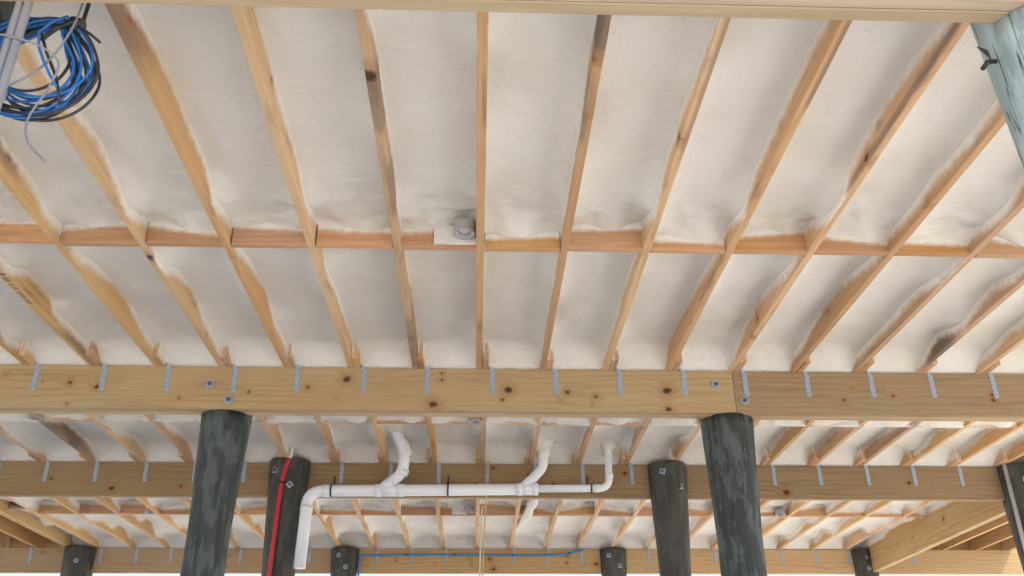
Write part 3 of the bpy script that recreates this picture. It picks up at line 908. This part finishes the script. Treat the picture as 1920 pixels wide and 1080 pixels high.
# wye fittings
m = MB()
for a, b_ in ((-.822, -.77), (-.64, -.585)):
    m.tube([(a, YP, zl(a)), (b_, YP, zl(b_))], r1 + .005, 20)
m.tube([(-.79, YP, zl(-.79)), (-.60, YP, zl(-.6))], r1 + .0025, 20)
m.tube([(-.78, YP, zl(-.78) - .01), (-.655, YP - .01, zl(-.7) + .105)], r1 + .001, 20)
m.build('wye_fitting', M_pvc, D)
m = MB(); m.tube(fillet([(-.70, YP - .005, zl(-.7) + .06), (-.60, YP - .03, -.125), (-.585, YP - .07, .02), (-.665, YP - .42, .155), (-.69, YP - .56, .20)], 0.10, 8), r1, 20); m.build('branch_pipe', M_pvc, D)
m = MB(); m.tube([(-.612, YP - .024, -.143), (-.592, YP - .035, -.092)], r1 + .004, 20); m.build('branch_hub', M_pvc, D)
m = MB()
for a, b_ in ((.335, .385), (.47, .515)):
    m.tube([(a, YP, zl(a)), (b_, YP, zl(b_))], r1 + .004, 20)
m.tube([(.36, YP, zl(.36)), (.49, YP, zl(.49))], r1 + .0015, 20)
m.build('wye_fitting', M_pvc, D)
m = MB(); m.tube(fillet([(.375, YP, zl(.38)), (.50, YP - .01, -.135), (.56, YP - .02, -.07), (.562, YP - .03, .03), (.545, YP - .09, .13)], 0.09, 8), 0.040, 20); m.build('branch_pipe', M_pvc, D)
# hangers
for x, r in ((-1.175, r1), (-.225, r1), (.955, r2)):
    m = MB()
    zc = zl(x)
    lean = .012 if x > 0 else 0.004
    m.box((x - lean, Y2 - .006, zc + r + .055), (0.013, 0.004, 0.11))
    arc = [(x, YP + (r + .002) * math.cos(q), zc + (r + .002) * math.sin(q)) for q in np.linspace(.4, -4.2, 16)]
    for p, q in zip(arc[:-1], arc[1:]):
        p, q = Vector(p), Vector(q)
        nrm = ((p + q) / 2 - Vector((x, YP, zc))).normalized() * .003
        sd = Vector((0.0065, 0, 0))
        v = [p - sd, p + sd, q + sd, q - sd]
        m.add([tuple(w) for w in v] + [tuple(w + nrm) for w in v], [(0, 1, 2, 3), (7, 6, 5, 4), (0, 4, 5, 1), (1, 5, 6, 2), (2, 6, 7, 3), (3, 7, 4, 0)])
    p, q = Vector(arc[0]), Vector((x, Y2 - .004, zc + r + .01))
    m.tube([p, q], .004, 6)
    m.build('hanger', M_black, D)
# foam collars where the branches go up
def blob(c, rad, name='foam_collar'):
    m = MB()
    n, k = 14, 9
    v = []
    sd = random.uniform(0, 30)
    for i in range(k + 1):
        a = math.pi * i / k
        for j in range(n):
            q = 2 * math.pi * j / n
            d = Vector((math.sin(a) * math.cos(q), math.sin(a) * math.sin(q), math.cos(a)))
            s = 1 + .22 * mnoise.noise(d * 1.9 + Vector((sd, 0, 0)))
            v.append((c[0] + d.x * rad[0] * s, c[1] + d.y * rad[1] * s, c[2] + d.z * rad[2] * s))
    f = [(i * n + j, i * n + (j + 1) % n, (i + 1) * n + (j + 1) % n, (i + 1) * n + j) for i in range(k) for j in range(n)]
    m.add(v, f, 0, True)
    return m.build(name, M_foam, foam)
def foam_skirt(pts, rad):
    pp = catmull(pts, 5)
    m = MB(); m.tube(pp, [float(np.interp(i / (len(pp) - 1), [0, .35, 1], rad)) * (1 + .18 * mnoise.noise(p * 23)) for i, p in enumerate(pp)], 16)
    v = [Vector(q) for q in m.v]
    m.v = [tuple(q + Vector((.012 * mnoise.noise(q * 17), .012 * mnoise.noise(q * 19 + Vector((5, 0, 0))), 0))) for q in v]
    m.build('foam_collar', M_foam, foam)
foam_skirt([(.560, YP - .025, -.005), (.560, YP - .04, .06), (.55, YP - .08, .12), (.55, YP - .10, .16)], [.0415, .056, .125])
foam_skirt([(1.1115, YP, .01), (1.112, YP, .07), (1.113, YP - .01, .12), (1.115, YP - .02, .16)], [.0315, .042, .11])
blob((-.66, YP - .42, .16), (.10, .16, .06))
blob((-1.50, 7.40, .15), (.07, .07, .06)); 

m = MB()
pp = catmull([(-.560, YP - .06, .00), (-.575, YP - .12, .045), (-.615, YP - .28, .10), (-.655, YP - .46, .15)], 6)
m.tube(pp, [(.040 + .03 * mnoise.noise(p * 11)) * min(1, .35 + .3 * i, .35 + .3 * (len(pp) - 1 - i)) for i, p in enumerate(pp)], 12); m.build('foam_smear', M_foam, foam)
m = MB()
pp = catmull([(.585, 8.80, .10), (.569, 9.0, .04), (.542, 9.40, .03), (.51, 9.80, .03), (.46, 10.12, .05), (.41, 10.26, .10)], 5)
m.tube(pp, [(.050 + .022 * mnoise.noise(p * 7)) * min(1, .35 + .3 * i, .35 + .3 * (len(pp) - 1 - i)) for i, p in enumerate(pp)], 12); m.build('foam_covered_pipe', M_foam, foam)
# red water pipe on the dark piling
t = thing('red_pipe', 'red water pipe with a white upper sleeve in front of the dark piling', 'pipe', (-1.62, 7.42, -Z0))
YR = 7.427
m = MB(); m.tube(catmull([(-1.70, YR, -Z0), (-1.66, YR, -2.4), (-1.612, YR, -1.2), (-1.598, YR, -.93), (-1.578, YR, -.215), (-1.533, YR, .0)], 6), .0165, 12); m.build('pipe', M_red, t)
m = MB(); m.tube([(-1.535, YR, -.01), (-1.527, YR, .07), (-1.522, YR - .02, .17)], .019, 12); m.build('sleeve', M_plate, t)
m = MB(); m.tube([(-1.600, YR - .003, -.222), (-1.578, YR - .0205, -.214), (-1.556, YR - .003, -.206)], .0045, 6); m.tube([(-1.579, YR, -.223), (-1.577, YR, -.207)], .0195, 12); m.build('tie', M_black, t)

# blue line along the far beam
YB = Y3 - .022
t = thing('blue_pipe', 'thin blue water line run along the farthest beam', 'pipe', (-1.36, YB, -.3))
m = MB(); m.tube(fillet([(-1.376, YB - .04, -Z0), (-1.372, YB - .03, -.4), (-1.366, YB - .02, -.078)], .05, 4) + catmull([(-1.34, YB, -.079), (-.7, YB, -.068), (.05, YB, -.072), (.7, YB, -.074), (1.05, YB, -.062), (1.18, YB, -.038), (1.29, YB, -.012)], 8), .0115, 10)
m.build('pipe', M_blue, t)
m = MB()
for x, z in ((-.82, -.070), (-.25, -.070), (.45, -.073), (1.12, -.05)):
    m.tube([(x - .008, YB, z), (x + .008, YB, z)], .0145, 8)
m.build('clip', M_black, t)

# hanging strings
m = MB(); m.tube(catmull([(.112, Y2 - .03, .10), (.107, Y2 - .025, -.02), (.090, 7.51, -.29), (.066, 7.52, -.89), (.03, 7.53, -2.2), (.0, 7.54, -Z0 + .05)], 6), .0052, 6)
tag(m.build('yellow_string', M_yel, None, (0.0, 7.54, -Z0)), 'yellow string hanging down behind the drain pipe near the centre', 'string')
m = MB(); m.tube(catmull([(.085, 9.3, .05), (.06, 9.3, -.02), (.048, 9.3, -.6), (.02, 9.32, -2.0), (.0, 9.34, -Z0 + .05)], 6), .0065, 6)
tag(m.build('white_cord', M_wstr, None, (0, 9.34, -Z0)), 'thin white cord hanging just left of the yellow string', 'cord')
m = MB(); m.tube(catmull([(.372, Y0 - .099, -.278), (.374, Y0 - .099, -.289), (.369, Y0 - .100, -.296), (.375, Y0 - .101, -.302), (.366, Y0 - .101, -.308)], 5), .0016, 6)
tag(m.build('thread_scrap', M_wstr, None, (.37, Y0 - .1, -.30)), 'tiny white thread caught in the seam of the overhead beam', 'thread')

# ------------------------------------------------------------------ round electrical boxes
def ebox(x, y, z, label, tilt=0.0):
    t = thing('round_box', label, 'electrical box', (x, y, z), 'round electrical boxes')
    n = 24
    r, r_in, hh = .051, .044, .055
    v = []
    for rr, zz in ((r, hh), (r, .004), (r + .002, 0), (r_in, 0), (r_in, hh * .55), (0.03, hh * .56)):
        for k in range(n):
            a = 2 * math.pi * k / n
            v.append((x + rr * math.cos(a), y + rr * math.sin(a), z + zz))
    f = [(i * n + k, i * n + (k + 1) % n, (i + 1) * n + (k + 1) % n, (i + 1) * n + k) for i in range(5) for k in range(n)]
    m = MB(); m.add(v, [q[::-1] for q in f], 0, True)
    m.f.append(tuple(5 * n + k for k in range(n))); m.m.append(0); m.s.append(False)
    m.build('housing', M_box, t)
    m = MB()
    m.tube([(x, y, z + hh * .54), (x, y, z + hh * .30)], .025, 18)
    m.box((x + .036, y, z + .012), (.012, .014, .016)); m.box((x - .036, y, z + .012), (.012, .014, .016))
    m.build('lampholder', M_boxin, t)
    return t
e = ebox(-.058, 3.785, .026, 'round grey electrical box with a pale plate, in the nearest bay')
m = MB(); m.box((-.105, 3.858, .060), (.205, .012, .10)); m.build('plate', M_plate, e)
ebox(-3.20, 6.47, -.004, 'round grey electrical box at the far left just below the bolted beam')
ebox(-.012, 6.455, -.012, 'round grey electrical box at the centre just below the bolted beam')
e = ebox(-.075, 9.36, .0, 'round grey electrical box with plate at the centre of the farthest bay')
m = MB(); m.box((-.17, 9.452, .055), (.15, .012, .10)); m.build('plate', M_plate, e)
ebox(-3.30, 9.42, -.002, 'round pale electrical box left of the thick grey green piling')
ebox(3.16, 9.42, .0, 'round grey electrical box right of the thick blue grey piling')

# ------------------------------------------------------------------ conduits and cable coil at the top left
t = thing('conduit_pair', 'pair of shiny steel conduits standing at the top left edge', 'conduit', (-1.285, 2.0, -Z0))
for x in (-1.273, -1.297):
    m = MB(); m.tube([(x, 2.0, -Z0), (x, 2.0, .12)], .0117, 16); m.build('conduit', M_emt, t)
m = MB(); m.box((-1.33, 2.012, -.60), (.13, .004, .03)); m.box((-1.33, 2.012, -2.2), (.13, .004, .03)); m.build('bracket', M_galv, t)

t = thing('cable_coil', 'coil of blue and black cable hanging beside the steel conduits', 'cable coil', (-1.22, 2.10, -.66))
def coil(turns, seed, rx, rz, col, name, rad, tail0=None, tail1=None):
    rs = np.random.RandomState(seed)
    pts = []
    n = 26
    jx, jz, jy, jr = 0, 0, 0, 1
    tgt = [(rs.uniform(-.075, .02), rs.uniform(-.03, .05), rs.uniform(-.04, .04), rs.uniform(.66, 1.08)) for _ in range(turns + 1)]
    for i in range(turns * n):
        u = i / n
        a, b_ = tgt[int(u)], tgt[int(u) + 1]
        w = u - int(u)
        j = [p * (1 - w) + q * w for p, q in zip(a, b_)]
        ang = math.pi / 2 + 2 * math.pi * u
        # every turn is pinched together at the tie near the top
        pin = max(0.0, math.sin(ang)) ** 6
        x = -1.222 + j[0] * (1 - pin) + rx * j[3] * math.cos(ang) * (1 - .25 * max(0, math.sin(ang)))
        z = -.440 + j[1] * (1 - pin) + rz * (j[3] * (1 - pin) + pin) * math.sin(ang)
        y = 2.10 + j[2] * (1 - .6 * pin) + .03 * math.cos(ang)
        pts.append((x, y, z))
    if tail0: pts = tail0 + pts
    if tail1: pts = pts + tail1
    m = MB(); m.tube(catmull(pts, 2), rad, 8)
    return m.build(name, col, t)
coil(7, 3, .146, .178, M_bluec, 'blue_cable', .0040, None, [(-1.19, 2.06, -.27), (-1.24, 2.03, -.36), (-1.20, 2.03, -.47), (-1.15, 2.03, -.55)])
coil(6, 8, .143, .176, M_bcable, 'black_cable', .0044, [(-1.10, 2.10, -.33), (-1.16, 2.10, -.28)], [(-1.25, 2.05, -.33), (-1.17, 2.05, -.50), (-1.14, 2.05, -.59)])
coil(3, 21, .138, .174, M_bluec, 'blue_cable', .0040)
coil(3, 33, .150, .182, M_bcable, 'black_cable', .0044)
m = MB(); m.tube(catmull([(-1.16, 2.07, -.10), (-1.165, 2.06, -.30), (-1.20, 2.04, -.46), (-1.27, 2.02, -.56), (-1.34, 2.02, -.60)], 8), .0032, 8); m.build('grey_wire', M_gwire, t)
m = MB(); m.tube(catmull([(-1.34, 1.982, -.41), (-1.28, 1.982, -.42), (-1.20, 2.0, -.44), (-1.155, 2.02, -.48), (-1.17, 2.03, -.56), (-1.20, 2.03, -.66), (-1.185, 2.03, -.735), (-1.125, 2.03, -.80)], 8), .0032, 8); m.build('grey_wire', M_gwire, t)
m = MB(); m.tube([(-1.195, 2.10, -.262), (-1.165, 2.10, -.272)], .024, 10); m.tube(catmull([(-1.18, 2.08, -.27), (-1.22, 2.07, -.31), (-1.245, 2.06, -.36)], 4), .007, 8); m.build('tape_tie', M_black, t)
m = MB(); m.tube(catmull([(-1.165, 2.10, -.26), (-1.162, 2.10, -.15), (-1.17, 2.10, 0.0)], 4), .006, 8); m.build('hanger_cable', M_bcable, t)
